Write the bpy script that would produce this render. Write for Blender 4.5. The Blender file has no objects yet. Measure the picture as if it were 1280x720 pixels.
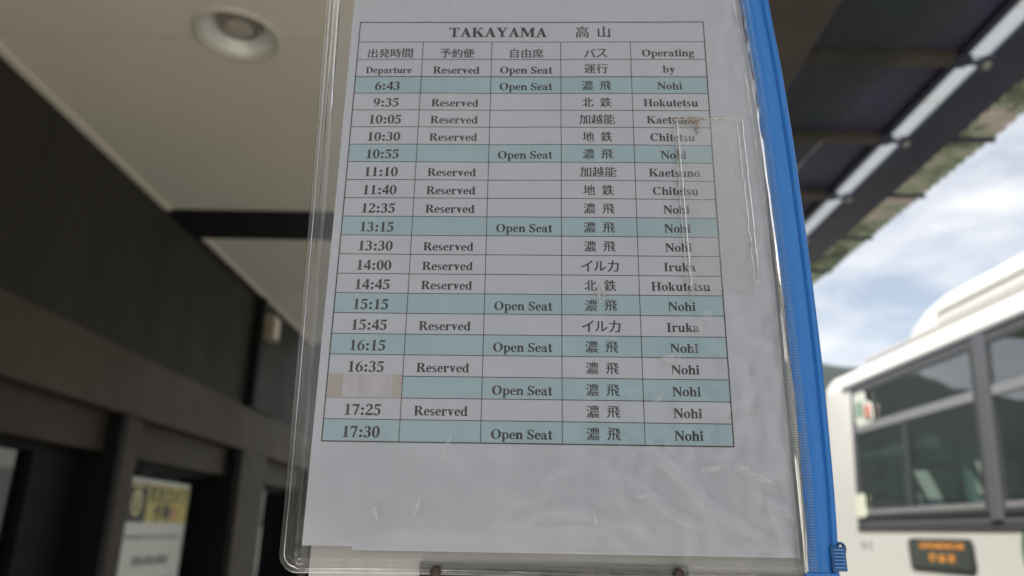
import bpy, bmesh, math, random
from mathutils import Vector, Matrix, noise

random.seed(7)
S = bpy.context.scene
COL = S.collection
R = math.radians

# ------------------------------------------------------------------ camera
EYE = Vector((0, 0, 1.6))
FPX = 941.0                                   # focal length in pixels of a 1280 wide frame
p_, r_ = R(17.95), R(1.0)
fw = Vector((0, math.cos(p_), math.sin(p_)))
rt0 = Vector((1, 0, 0)); up0 = rt0.cross(fw)
rt = math.cos(r_) * rt0 + math.sin(r_) * up0
up = -math.sin(r_) * rt0 + math.cos(r_) * up0
cd = bpy.data.cameras.new('camera'); cam = bpy.data.objects.new('camera', cd); COL.objects.link(cam)
cam.matrix_world = Matrix(((rt.x, up.x, -fw.x, EYE.x), (rt.y, up.y, -fw.y, EYE.y), (rt.z, up.z, -fw.z, EYE.z), (0, 0, 0, 1)))
cd.sensor_width = 36.0; cd.lens = FPX / 1280 * 36.0
cd.clip_start = 0.02; cd.clip_end = 8000
cd.dof.use_dof = True; cd.dof.focus_distance = 0.362; cd.dof.aperture_fstop = 7.4
S.camera = cam

# ------------------------------------------------------------------ world, sun, exposure
SUN_EL, SUN_AZ = R(50), R(209)
w = bpy.data.worlds.new('World'); S.world = w; w.use_nodes = True
nt = w.node_tree; N = nt.nodes; L = nt.links; N.clear()
out = N.new('ShaderNodeOutputWorld'); bg = N.new('ShaderNodeBackground'); bg.inputs['Strength'].default_value = 0.056
sky = N.new('ShaderNodeTexSky'); sky.sky_type = 'NISHITA'; sky.sun_disc = False
sky.sun_elevation = SUN_EL; sky.sun_rotation = SUN_AZ; sky.air_density = 1.0; sky.dust_density = 0.6; sky.ozone_density = 1.5
tc = N.new('ShaderNodeTexCoord'); mp = N.new('ShaderNodeMapping'); mp.inputs['Scale'].default_value = (1.0, 1.0, 2.6)
mp.inputs['Location'].default_value = (0.35, 0.1, 0.0)
nz = N.new('ShaderNodeTexNoise'); nz.inputs['Scale'].default_value = 3.2; nz.inputs['Detail'].default_value = 7; nz.inputs['Roughness'].default_value = 0.58
nz.inputs['Distortion'].default_value = 0.4
rp = N.new('ShaderNodeValToRGB'); rp.color_ramp.elements[0].position = 0.36; rp.color_ramp.elements[0].color = (0.34,) * 3 + (1,)
rp.color_ramp.elements[1].position = 0.60; rp.color_ramp.elements[1].color = (0.97,) * 3 + (1,)
mx = N.new('ShaderNodeMix'); mx.data_type = 'RGBA'; mx.inputs[7].default_value = (8.8, 8.9, 9.1, 1)
L.new(tc.outputs['Generated'], mp.inputs['Vector']); L.new(mp.outputs[0], nz.inputs['Vector']); L.new(nz.outputs['Fac'], rp.inputs[0])
L.new(rp.outputs['Color'], mx.inputs[0]); L.new(sky.outputs[0], mx.inputs[6]); L.new(mx.outputs[2], bg.inputs['Color']); L.new(bg.outputs[0], out.inputs[0])
sd = bpy.data.lights.new('sun', 'SUN'); sd.energy = 4.6; sd.angle = R(0.53); sd.color = (1.0, 0.95, 0.87)
sun = bpy.data.objects.new('sun', sd); COL.objects.link(sun)
sv = Vector((math.sin(SUN_AZ) * math.cos(SUN_EL), math.cos(SUN_AZ) * math.cos(SUN_EL), math.sin(SUN_EL)))
sun.rotation_euler = sv.to_track_quat('Z', 'Y').to_euler(); sun.location = (-8, -10, 14)
S.view_settings.view_transform = 'Standard'; S.view_settings.look = 'None'
S.view_settings.exposure = 1.12; S.view_settings.gamma = 1.0; S.view_settings.use_curve_mapping = False
S.render.engine = 'CYCLES'
S.cycles.max_bounces = 14; S.cycles.transparent_max_bounces = 24; S.cycles.diffuse_bounces = 5
S.cycles.caustics_reflective = False; S.cycles.sample_clamp_indirect = 6

# ------------------------------------------------------------------ materials
def mat(name, col, rough=0.6, metal=0.0, spec=0.5, ior=1.5, var=0.0, vscale=8.0, bump=0.0, bscale=40.0, stretch=(1, 1, 1), col2=None):
    """Principled surface; var mixes towards col2 (or a darker tone) by noise, bump roughens it."""
    m = bpy.data.materials.new(name); m.use_nodes = True
    t = m.node_tree; b = t.nodes['Principled BSDF']
    b.inputs['Roughness'].default_value = rough; b.inputs['Metallic'].default_value = metal
    b.inputs['Specular IOR Level'].default_value = spec; b.inputs['IOR'].default_value = ior
    b.inputs['Base Color'].default_value = (*col, 1)
    if var or bump:
        tcn = t.nodes.new('ShaderNodeTexCoord'); mpn = t.nodes.new('ShaderNodeMapping'); mpn.inputs['Scale'].default_value = stretch
        t.links.new(tcn.outputs['Object'], mpn.inputs['Vector'])
    if var:
        n = t.nodes.new('ShaderNodeTexNoise'); n.inputs['Scale'].default_value = vscale; n.inputs['Detail'].default_value = 6; n.inputs['Roughness'].default_value = 0.65
        t.links.new(mpn.outputs[0], n.inputs['Vector'])
        r = t.nodes.new('ShaderNodeValToRGB'); r.color_ramp.elements[0].position = 0.35; r.color_ramp.elements[1].position = 0.68
        c2 = col2 or tuple(c * (1 - var) for c in col)
        r.color_ramp.elements[0].color = (*col, 1); r.color_ramp.elements[1].color = (*c2, 1)
        t.links.new(n.outputs['Fac'], r.inputs[0]); t.links.new(r.outputs[0], b.inputs['Base Color'])
        mr = t.nodes.new('ShaderNodeMapRange'); mr.inputs[3].default_value = max(0.02, rough * 0.8); mr.inputs[4].default_value = min(1, rough * 1.2)
        t.links.new(n.outputs['Fac'], mr.inputs[0]); t.links.new(mr.outputs[0], b.inputs['Roughness'])
    if bump:
        n2 = t.nodes.new('ShaderNodeTexNoise'); n2.inputs['Scale'].default_value = bscale; n2.inputs['Detail'].default_value = 5
        t.links.new(mpn.outputs[0], n2.inputs['Vector'])
        bp = t.nodes.new('ShaderNodeBump'); bp.inputs['Strength'].default_value = bump; bp.inputs['Distance'].default_value = 0.01
        t.links.new(n2.outputs['Fac'], bp.inputs['Height']); t.links.new(bp.outputs[0], b.inputs['Normal'])
    return m

def film(name, tint, ior=1.45, rough=0.05, bump=0.0, bscale=30.0, bdist=0.001, stretch=(1, 1, 1), haze=0.0, hazecol=(.8, .8, .82), hscale=20, hlo=.5, hhi=.75):
    """Clear plastic sheet: see-through, glossy by Fresnel, a little milky in patches, for scuffs and painted glare."""
    m = bpy.data.materials.new(name); m.use_nodes = True; t = m.node_tree; nn = t.nodes; ll = t.links
    nn.clear(); o = nn.new('ShaderNodeOutputMaterial')
    tr = nn.new('ShaderNodeBsdfTransparent'); tr.inputs[0].default_value = (*tint, 1)
    gl = nn.new('ShaderNodeBsdfGlossy'); gl.inputs['Roughness'].default_value = rough; gl.inputs[0].default_value = (1, 1, 1, 1)
    fr = nn.new('ShaderNodeFresnel'); fr.inputs['IOR'].default_value = ior
    a = nn.new('ShaderNodeMixShader'); ll.new(fr.outputs[0], a.inputs[0]); ll.new(tr.outputs[0], a.inputs[1]); ll.new(gl.outputs[0], a.inputs[2])
    tcn = nn.new('ShaderNodeTexCoord'); mpn = nn.new('ShaderNodeMapping'); mpn.inputs['Scale'].default_value = stretch
    ll.new(tcn.outputs['Object'], mpn.inputs['Vector'])
    if bump:
        n2 = nn.new('ShaderNodeTexNoise'); n2.inputs['Scale'].default_value = bscale; n2.inputs['Detail'].default_value = 4; n2.inputs['Distortion'].default_value = 0.6
        ll.new(mpn.outputs[0], n2.inputs['Vector'])
        bp = nn.new('ShaderNodeBump'); bp.inputs['Strength'].default_value = bump; bp.inputs['Distance'].default_value = bdist
        ll.new(n2.outputs['Fac'], bp.inputs['Height']); ll.new(bp.outputs[0], fr.inputs['Normal']); ll.new(bp.outputs[0], gl.inputs['Normal'])
    last = a
    if haze:
        df = nn.new('ShaderNodeBsdfDiffuse'); df.inputs[0].default_value = (*hazecol, 1)
        tl = nn.new('ShaderNodeBsdfTranslucent'); tl.inputs[0].default_value = (*hazecol, 1)
        dm = nn.new('ShaderNodeMixShader'); dm.inputs[0].default_value = .4; ll.new(df.outputs[0], dm.inputs[1]); ll.new(tl.outputs[0], dm.inputs[2])
        n3 = nn.new('ShaderNodeTexNoise'); n3.inputs['Scale'].default_value = hscale; n3.inputs['Detail'].default_value = 6; n3.inputs['Distortion'].default_value = 1.0
        ll.new(mpn.outputs[0], n3.inputs['Vector'])
        mr = nn.new('ShaderNodeMapRange'); mr.inputs[1].default_value = hlo; mr.inputs[2].default_value = hhi; mr.inputs[3].default_value = haze * .12; mr.inputs[4].default_value = haze
        ll.new(n3.outputs['Fac'], mr.inputs[0])
        b = nn.new('ShaderNodeMixShader'); ll.new(mr.outputs[0], b.inputs[0]); ll.new(a.outputs[0], b.inputs[1]); ll.new(dm.outputs[0], b.inputs[2]); last = b
    ll.new(last.outputs[0], o.inputs[0])
    return m

def emit(name, col, s):
    m = bpy.data.materials.new(name); m.use_nodes = True; b = m.node_tree.nodes['Principled BSDF']
    b.inputs['Base Color'].default_value = (*(c * .3 for c in col), 1); b.inputs['Emission Color'].default_value = (*col, 1); b.inputs['Emission Strength'].default_value = s
    return m

M = dict(
    asphalt=mat('bay_concrete', (.34, .33, .31), .85, var=.3, vscale=3, bump=.4, bscale=150),
    paving=mat('paving', (.54, .52, .48), .8, var=.25, vscale=2, bump=.2, bscale=80),
    kerb=mat('kerb_concrete', (.38, .37, .35), .8, var=.3, vscale=6, bump=.2),
    grass=mat('ground_grass', (.07, .10, .04), .9, var=.4, vscale=.05, bump=.3, bscale=2, col2=(.10, .10, .05)),
    forest=mat('forest', (.014, .022, .022), .95, var=.5, vscale=.03, bump=1, bscale=.2, col2=(.022, .033, .029)),  # distance haze is painted in as a bluish tone
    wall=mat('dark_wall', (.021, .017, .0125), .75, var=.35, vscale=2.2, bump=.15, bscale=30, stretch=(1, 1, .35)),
    band=mat('beam_concrete', (.068, .053, .036), .7, var=.22, vscale=2.0, bump=.12, bscale=25),
    post=mat('post_paint', (.052, .040, .028), .7, var=.2, vscale=4, bump=.05),
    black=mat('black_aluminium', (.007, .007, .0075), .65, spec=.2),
    navy=mat('dark_steel', (.036, .044, .076), .55, var=.3, vscale=5, bump=.05),
    deck=mat('roof_deck', (.062, .074, .135), .65, var=.3, vscale=3, bump=.1, bscale=15, col2=(.066, .064, .095)),
    brown=mat('rafter_brown', (.085, .066, .055), .6, var=.3, vscale=5, bump=.08),
    soffit=mat('soffit_panel', (.79, .745, .645), .6, var=.08, vscale=1.2, bump=.03, bscale=60),
    trim=mat('soffit_trim', (.78, .74, .64), .5, var=.08, vscale=3),
    lampring=mat('lamp_ring', (.62, .59, .52), .4),
    lampcup=mat('lamp_reflector', (.80, .80, .76), .42, metal=.15),
    lampsock=mat('lamp_socket_grey', (.30, .27, .23), .4),
    lamplens=mat('lamp_lens', (.50, .46, .40), .3),
    beige=mat('beige_plastic', (.42, .34, .26), .5, var=.1),
    buswhite=mat('bus_white_paint', (.63, .625, .60), .28, var=.06, vscale=1.5),
    busgrey=mat('bus_grey_frame', (.10, .106, .118), .38, var=.1, vscale=3),
    rail=mat('bus_window_rail', (.36, .36, .37), .35, metal=.5),
    busblack=mat('bus_black_band', (.05, .052, .056), .35),
    rubber=mat('rubber', (.02, .02, .02), .8, bump=.1),
    rim=mat('wheel_rim', (.55, .55, .55), .35, metal=.8),
    red=mat('red_lens', (.45, .02, .02), .25),
    stickw=mat('sticker_white', (.72, .74, .68), .4),
    stickg=mat('sticker_green', (.25, .38, .28), .4),
    stickr=mat('sticker_red', (.62, .24, .18), .4),
    stickc=mat('sticker_cream', (.72, .74, .60), .4),
    led=emit('amber_led', (1.0, .40, .05), .34),
    ledoff=mat('led_window', (.03, .04, .04), .2),
    green=mat('emblem_green', (.02, .13, .06), .35),
    ink=mat('dark_print', (.06, .06, .06), .6),
    paper=mat('paper', (.70, .72, .785), .75, var=.02, vscale=40),
    teal=mat('teal_print', (.495, .665, .735), .75, var=.07, vscale=25),
    textink=mat('brown_black_ink', (.050, .036, .032), .8, spec=.2, var=.25, vscale=900, col2=(.075, .058, .054)),
    lineink=mat('rule_ink', (.085, .062, .052), .8, spec=.2),
    patch=mat('white_patch', (.72, .69, .74), .6, var=.14, vscale=55, col2=(.55, .51, .59), stretch=(1.6, .25, 1)),
    tape=mat('old_tape', (.58, .51, .44), .35, var=.12, vscale=60),
    stain=mat('glue_residue', (.27, .22, .155), .7, var=.3, vscale=400),
    blue=mat('blue_zip_plastic', (.024, .18, .56), .32, var=.12, vscale=60, bump=.12, bscale=60, stretch=(14, .7, 1)),
    bluedk=mat('blue_zip_groove', (.012, .085, .33), .4),
    bluelt=mat('blue_zip_teeth', (.07, .24, .60), .35),
    slider=mat('slider_blue', (.03, .115, .28), .45, var=.2, vscale=200),
    stitch=film('welded_stitch', (.9, .9, .9), 1.6, .2, haze=.55, hazecol=(.82, .81, .77), hlo=.2, hhi=.5),
    steel=mat('dark_rail', (.022, .023, .027), .4, metal=.2, var=.3, vscale=60, stretch=(.3, 3, 1)),
    alu=mat('aluminium', (.62, .61, .58), .38, metal=.55, var=.15, vscale=20),
    board=mat('backing_board', (.60, .59, .57), .6, var=.15, vscale=12),
    rust=mat('rusty_screw', (.07, .045, .035), .6, metal=.4, var=.4, vscale=300),
    vinyl=film('clear_vinyl', (.955, .955, .955), 1.40, .06, bump=.3, bscale=14, bdist=.004, stretch=(1, .55, 1), haze=.15, hscale=17, hlo=.55, hhi=.82),
    vinylback=film('clear_vinyl_back', (.97, .97, .965), 1.3, .15, haze=.06),
    seam=film('welded_vinyl_seam', (.94, .935, .92), 1.5, .10, bump=.3, bscale=120, bdist=.001, stretch=(1, .08, 1), haze=.22, hazecol=(.55, .54, .51), hscale=60, hlo=.35, hhi=.7),
    pocket=film('clear_pocket_strip', (.96, .95, .93), 1.55, .12, haze=.22, hscale=120),
    net=film('green_net', (.86, .88, .85), 1.01, .6, haze=.42, hazecol=(.13, .16, .13), hscale=3.0, hlo=.38, hhi=.66),
)
# reflecting window glass
def glass(name, base, ior, rough=.015):
    m = bpy.data.materials.new(name); m.use_nodes = True; t = m.node_tree; nn = t.nodes; ll = t.links; nn.clear()
    o = nn.new('ShaderNodeOutputMaterial'); d = nn.new('ShaderNodeBsdfDiffuse'); d.inputs[0].default_value = (*base, 1)
    g = nn.new('ShaderNodeBsdfGlossy'); g.inputs['Roughness'].default_value = rough; g.inputs[0].default_value = (1, 1, 1, 1)
    lw = nn.new('ShaderNodeLayerWeight'); lw.inputs['Blend'].default_value = .5
    pw = nn.new('ShaderNodeMath'); pw.operation = 'POWER'; pw.inputs[1].default_value = 5; ll.new(lw.outputs['Facing'], pw.inputs[0])
    f0 = ((ior - 1) / (ior + 1)) ** 2
    f = nn.new('ShaderNodeMath'); f.operation = 'MULTIPLY_ADD'; f.inputs[1].default_value = 1 - f0; f.inputs[2].default_value = f0; ll.new(pw.outputs[0], f.inputs[0])
    tcn = nn.new('ShaderNodeTexCoord'); n2 = nn.new('ShaderNodeTexNoise'); n2.inputs['Scale'].default_value = 1.3
    bp = nn.new('ShaderNodeBump'); bp.inputs['Strength'].default_value = .08; bp.inputs['Distance'].default_value = .05
    ll.new(tcn.outputs['Object'], n2.inputs['Vector']); ll.new(n2.outputs['Fac'], bp.inputs['Height']); ll.new(bp.outputs[0], g.inputs['Normal'])
    x = nn.new('ShaderNodeMixShader'); ll.new(f.outputs[0], x.inputs[0]); ll.new(d.outputs[0], x.inputs[1]); ll.new(g.outputs[0], x.inputs[2]); ll.new(x.outputs[0], o.inputs[0])
    return m
M['busglass'] = glass('bus_window_glass', (.012, .016, .019), 2.2)
_t = M['busglass'].node_tree; _x = [n for n in _t.nodes if n.type == 'MIX_SHADER'][0]
_tr = _t.nodes.new('ShaderNodeBsdfTransparent'); _tr.inputs[0].default_value = (.80, .85, .85, 1)
_t.links.new(_tr.outputs[0], _x.inputs[1])
M['shopglass'] = glass('shop_window_glass', (.006, .007, .008), 1.65)
# dirty translucent eave sheet
def eave_mat():
    m = bpy.data.materials.new('mossy_eave_sheet'); m.use_nodes = True; t = m.node_tree; nn = t.nodes; ll = t.links; nn.clear()
    o = nn.new('ShaderNodeOutputMaterial'); tl = nn.new('ShaderNodeBsdfTranslucent'); df = nn.new('ShaderNodeBsdfDiffuse'); x = nn.new('ShaderNodeMixShader'); x.inputs[0].default_value = .35
    tcn = nn.new('ShaderNodeTexCoord'); n1 = nn.new('ShaderNodeTexNoise'); n1.inputs['Scale'].default_value = 4.2; n1.inputs['Detail'].default_value = 5
    n1.inputs['Roughness'].default_value = .6; n1.inputs['Distortion'].default_value = .8
    r = nn.new('ShaderNodeValToRGB'); e = r.color_ramp.elements
    e[0].position = .30; e[0].color = (.015, .017, .014, 1); e[1].position = .72; e[1].color = (.17, .15, .13, 1)
    for p, c in ((.40, (.04, .046, .032)), (.50, (.075, .088, .058)), (.60, (.12, .108, .088))):
        k = e.new(p); k.color = (*c, 1)
    ll.new(tcn.outputs['Object'], n1.inputs['Vector']); ll.new(n1.outputs['Fac'], r.inputs[0])
    ll.new(r.outputs[0], tl.inputs[0]); ll.new(r.outputs[0], df.inputs[0])
    ll.new(tl.outputs[0], x.inputs[1]); ll.new(df.outputs[0], x.inputs[2]); ll.new(x.outputs[0], o.inputs[0])
    return m
M['eave'] = eave_mat()
def skylight_mat():
    m = bpy.data.materials.new('skylight_sheet'); m.use_nodes = True; t = m.node_tree; nn = t.nodes; ll = t.links; nn.clear()
    o = nn.new('ShaderNodeOutputMaterial'); tl = nn.new('ShaderNodeBsdfTranslucent'); tr = nn.new('ShaderNodeBsdfTransparent'); x = nn.new('ShaderNodeMixShader')
    tcn = nn.new('ShaderNodeTexCoord'); n1 = nn.new('ShaderNodeTexNoise'); n1.inputs['Scale'].default_value = 3.0; n1.inputs['Detail'].default_value = 4
    mr = nn.new('ShaderNodeMapRange'); mr.inputs[1].default_value = .3; mr.inputs[2].default_value = .7; mr.inputs[3].default_value = .45; mr.inputs[4].default_value = .62
    tl.inputs[0].default_value = (.30, .325, .35, 1)
    ll.new(tcn.outputs['Object'], n1.inputs['Vector']); ll.new(n1.outputs['Fac'], mr.inputs[0]); ll.new(mr.outputs[0], x.inputs[0])
    ll.new(tl.outputs[0], x.inputs[1]); ll.new(tr.outputs[0], x.inputs[2]); ll.new(x.outputs[0], o.inputs[0]); return m
M['skylight'] = skylight_mat()

# ------------------------------------------------------------------ helpers
def link(name, bm, m, parent=None, smooth=False, bevel=0.0, seg=2, kind=None):
    if bevel:
        bmesh.ops.bevel(bm, geom=[e for e in bm.edges if e.is_manifold and len(e.link_faces) == 2 and e.calc_face_angle(0) > .6], offset=bevel, segments=seg, affect='EDGES', profile=.5)
    me = bpy.data.meshes.new(name); bm.to_mesh(me); bm.free()
    me.materials.append(M[m] if isinstance(m, str) else m)
    if smooth:
        for p in me.polygons: p.use_smooth = True
    o = bpy.data.objects.new(name, me); COL.objects.link(o)
    if parent: o.parent = parent
    if kind: o['kind'] = kind
    return o
def BM(): return bmesh.new()
def box(bm, x0, x1, y0, y1, z0, z1):
    v = [bm.verts.new(c) for c in ((x0, y0, z0), (x1, y0, z0), (x1, y1, z0), (x0, y1, z0), (x0, y0, z1), (x1, y0, z1), (x1, y1, z1), (x0, y1, z1))]
    for f in ((3, 2, 1, 0), (4, 5, 6, 7), (0, 1, 5, 4), (1, 2, 6, 5), (2, 3, 7, 6), (3, 0, 4, 7)): bm.faces.new([v[i] for i in f])
    return bm
def poly(bm, pts): bm.faces.new([bm.verts.new(p) for p in pts])
def prism(bm, pts, axis, a, b):
    """extrude a closed 2-D outline along an axis: axis 'x' -> pts are (y,z); 'y' -> (x,z); 'z' -> (x,y)"""
    def P(p, t): return {'x': (t, p[0], p[1]), 'y': (p[0], t, p[1]), 'z': (p[0], p[1], t)}[axis]
    A = [bm.verts.new(P(p, a)) for p in pts]; B = [bm.verts.new(P(p, b)) for p in pts]; n = len(pts)
    bm.faces.new(A); bm.faces.new(B[::-1])
    for i in range(n): bm.faces.new((A[i], B[i], B[(i + 1) % n], A[(i + 1) % n]))
    bmesh.ops.recalc_face_normals(bm, faces=bm.faces)
    return bm
def lathe(bm, prof, c, axis='z', n=40, caps=True):
    """prof: list of (radius, height) turned about an axis through c"""
    rings = []
    for r, h in prof:
        ring = []
        for i in range(n):
            a = 2 * math.pi * i / n; u, v = r * math.cos(a), r * math.sin(a)
            q = {'z': (u, v, h), 'x': (h, u, v), 'y': (u, h, v)}[axis]
            ring.append(bm.verts.new((c[0] + q[0], c[1] + q[1], c[2] + q[2])))
        rings.append(ring)
    for k in range(len(rings) - 1):
        for i in range(n):
            bm.faces.new((rings[k][i], rings[k][(i + 1) % n], rings[k + 1][(i + 1) % n], rings[k + 1][i]))
    for ring, rev in ((rings[0], True), (rings[-1], False)) if caps else ():
        bm.faces.new(ring[::-1] if rev else ring)
    bmesh.ops.recalc_face_normals(bm, faces=bm.faces)
    return bm
def strip(bm, rows):
    """rows: list of rows of points -> quad surface"""
    V = [[bm.verts.new(p) for p in row] for row in rows]
    for a, b in zip(V, V[1:]):
        for i in range(len(a) - 1): bm.faces.new((a[i], a[i + 1], b[i + 1], b[i]))
    return bm
def thing(name, label, cat, loc=(0, 0, 0), group=None, mw=None):
    o = bpy.data.objects.new(name, None); COL.objects.link(o); o.empty_display_size = .05
    o.location = loc
    if mw is not None: o.matrix_world = mw
    o['label'] = label; o['category'] = cat
    if group: o['group'] = group
    return o
def tag(o, label, cat, group=None):
    o['label'] = label; o['category'] = cat
    if group: o['group'] = group
    return o
def rel(bm, root):                                  # world-space mesh -> the space of its root (pure translation)
    bmesh.ops.translate(bm, vec=-Vector(root.location), verts=bm.verts); return bm

# ------------------------------------------------------------------ ground, road, hills
b = BM(); s_ = 3000
g = [[(-s_ + 2 * s_ * i / 12, -s_ + 2 * s_ * j / 12, -.14) for i in range(13)] for j in range(13)]
link('ground', strip(b, g), 'grass', kind='structure')
link('road', box(BM(), 1.72, 30, -60, 60, -.139, -.12), 'asphalt', kind='structure')
link('forecourt', box(BM(), -30, 1.4, -30, -1.6, -.139, -.006), 'paving', kind='structure')
link('walkway', box(BM(), -2.0, 1.55, -1.596, 14, -.139, 0), 'paving', kind='structure')
link('kerb', box(BM(), 1.556, 1.716, -30, 40, -.139, .004), 'kerb', bevel=.015, kind='structure')
def ridge(dist, h, a0, a1, seed, n=120, m=14, depth=500):
    b = BM(); rows = []
    for j in range(m + 1):
        row = []; u = j / m
        for i in range(n + 1):
            a = R(a0 + (a1 - a0) * i / n)
            prof = math.sin(min(1, u * 1.0) * math.pi * .5)
            hh = h * (.80 + .34 * noise.noise((i * .035 + seed, seed, 0)) + .13 * noise.noise((i * .14, seed + 3, 1)))
            z = -.3 + hh * prof + (7 * noise.noise((i * .5, j * .7, seed)) + 3.5 * noise.noise((i * 1.7, j * 2.1, seed + 9))) * min(1, u * 3)
            d = dist + depth * u
            row.append((d * math.sin(a), d * math.cos(a), z))
        rows.append(row)
    return link('hills', strip(b, rows), 'forest', smooth=True, kind='structure')
ridge(420, 218, -85, 28, 2.3)
ridge(600, 190, 20, 150, 7.7)
ridge(650, 150, 150, 285, 5.1)

# ------------------------------------------------------------------ terminal building on the left
ZC = 3.33
bd = thing('terminal_building', 'dark brown terminal building with recessed glass shopfront under the cream canopy', 'building', (-2.0, 3.0, 0))
Y0, Y1 = -1.4, 11.0
def bpart(name, bm, m, parent=bd, **k):
    o = link(name, rel(bm, bd), m, parent, **k); return o
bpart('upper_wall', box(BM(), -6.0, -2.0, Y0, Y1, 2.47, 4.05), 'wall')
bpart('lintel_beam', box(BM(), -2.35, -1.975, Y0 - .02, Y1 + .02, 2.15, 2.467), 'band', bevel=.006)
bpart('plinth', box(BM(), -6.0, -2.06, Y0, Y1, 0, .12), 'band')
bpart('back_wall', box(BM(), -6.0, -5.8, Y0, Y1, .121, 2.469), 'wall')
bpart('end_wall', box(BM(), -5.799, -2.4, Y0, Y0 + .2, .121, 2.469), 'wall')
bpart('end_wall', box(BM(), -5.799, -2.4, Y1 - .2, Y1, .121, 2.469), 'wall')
posts = [-1.2, .5, 2.22, 3.97, 5.70, 7.75, 9.4, 10.8]
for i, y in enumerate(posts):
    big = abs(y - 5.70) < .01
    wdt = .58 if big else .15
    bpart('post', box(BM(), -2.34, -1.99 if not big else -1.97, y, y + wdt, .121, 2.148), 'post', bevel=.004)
    bpart('side_strip', box(BM(), -2.33, -1.993, y - .055, y - .002, .121, 2.147), 'black', bevel=.003)  # added black strip paints the shade on the post's near side
    if big:
        bpart('pilaster', box(BM(), -1.998, -1.955, y, y + wdt, 2.47, ZC - .002), 'wall', bevel=.004)
        bpart('corner_bead', box(BM(), -1.998, -1.93, y - .05, y - .002, 2.47, ZC - .002), 'black')
for a, c in zip(posts, posts[1:]):
    wdt = .58 if abs(a - 5.70) < .01 else .15
    ya, yb = a + wdt + .002, c - .058
    bpart('transom', box(BM(), -2.25, -2.07, ya, yb, 1.955, 2.148), 'post', bevel=.003)
    fr = BM()
    side_strip = .07
    for (y0, y1, z0, z1) in ((ya, ya + side_strip, .122, 1.953), (yb - side_strip, yb, .122, 1.953), (ya + side_strip, yb - side_strip, .122, .20), (ya + side_strip, yb - side_strip, 1.915, 1.953)):
        box(fr, -2.24, -2.16, y0, y1, z0, z1)
    if abs(a - 2.22) < .01:                        # heavy door stile beside the bay with the first visible pane
        box(fr, -2.235, -2.155, yb - .42, yb - side_strip - .002, .20, 1.914)
    f = bpart('window', fr, 'black')
    bpart('pane', box(BM(), -2.205, -2.195, ya + side_strip - .01, yb - side_strip + .01, .19, 1.925), 'shopglass', parent=f)
d = thing('alarm_box', 'small beige plastic box high on the dark wall beside the pilaster', 'box', (-1.95, 5.83, 3.04))
link('housing', box(BM(), 0, .07, -.07, .10, -.02, .17), 'beige', d, bevel=.012, smooth=False)
link('cover_cap', box(BM(), .0705, .078, -.05, .08, 0, .15), 'trim', d, bevel=.003)

# ceiling of cream panels
sf = thing('canopy_ceiling', 'cream panelled canopy ceiling joining the dark wall, crossed by a black beam', 'ceiling', (-1.0, 3.0, ZC))
ys = [-1.35, 0.55, 2.385, 3.985]; ye = [.547, 2.379, 3.983, None]
def spart(name, bm, m, **k): return link(name, rel(bm, sf), m, sf, **k)
for y0, y1 in ((-1.35, .545), (.555, 2.378), (2.391, 3.983), (4.407, 5.6), (5.610, 7.2)):
    pan = BM(); box(pan, -1.955, .76, y0, y1, ZC, ZC + .03)
    if y0 < 2.37 < y1 + .02 or y0 == 2.391:         # cut for the recessed lamp
        pan.free(); pan = BM()
        cx, cy, r = -1.03, 2.365, .135
        n = 48; circ = [(cx + r * math.cos(2 * math.pi * i / n), cy + r * math.sin(2 * math.pi * i / n)) for i in range(n)]
        if y0 < 2.3:
            arc = [p for p in circ if p[1] < y1]; arc.sort(key=lambda p: p[0])
            pts = [(-1.955, y0), (.76, y0), (.76, y1), (cx + math.sqrt(r * r - (y1 - cy) ** 2), y1)] + arc[::-1] + [(cx - math.sqrt(r * r - (y1 - cy) ** 2), y1), (-1.955, y1)]
        else:
            arc = [p for p in circ if p[1] > y0]; arc.sort(key=lambda p: p[0])
            pts = [(-1.955, y1), (-1.955, y0), (cx - math.sqrt(r * r - (y0 - cy) ** 2), y0)] + arc + [(cx + math.sqrt(r * r - (y0 - cy) ** 2), y0), (.76, y0), (.76, y1)]
        prism(pan, pts, 'z', ZC, ZC + .03)
    spart('ceiling_panel', pan, 'soffit')
spart('edge_trim', box(BM(), -1.997, -1.957, -1.35, 3.983, ZC - .012, ZC + .03), 'trim', bevel=.003)
spart('edge_trim', box(BM(), -1.925, -1.957, 4.407, 7.2, ZC - .012, ZC + .03), 'trim')
spart('cross_beam', box(BM(), -1.997, .93, 3.988, 4.402, ZC - .012, ZC + .19), 'black')
spart('roof_slab', box(BM(), -2.2, .762, -1.4, 7.25, ZC + .16, ZC + .30), 'navy')

dl = thing('recessed_downlight', 'round recessed downlight with silver reflector set in the cream ceiling', 'ceiling lamp', (-1.03, 2.365, ZC))
b = BM(); lathe(b, [(.158, -.001), (.157, -.008), (.146, -.013), (.136, -.008), (.132, .002), (.132, .004), (.150, .002)], (0, 0, 0), n=56, caps=False)
link('trim_ring', b, 'lampring', dl, smooth=True)
b = BM(); rows = []
for k in range(9):
    u = k / 8; rr = .131 - .050 * u ** 1.3; hh = .004 + .062 * u
    rows.append([(rr * math.cos(2 * math.pi * i / 56), rr * math.sin(2 * math.pi * i / 56), hh) for i in range(57)])
strip(b, rows); bmesh.ops.remove_doubles(b, verts=b.verts, dist=1e-5); link('reflector', b, 'lampcup', dl, smooth=True)
b = BM(); lathe(b, [(.060, .030), (.064, .026), (.070, .027), (.074, .032), (.078, .045), (.079, .068)], (0, 0, 0), n=48); link('lamp_socket', b, 'lampsock', dl, smooth=True)
b = BM(); lathe(b, [(.02, .0225), (.045, .0235), (.056, .0275)], (0, 0, 0), n=48); link('lens', b, 'lamplens', dl, smooth=True)

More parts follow.
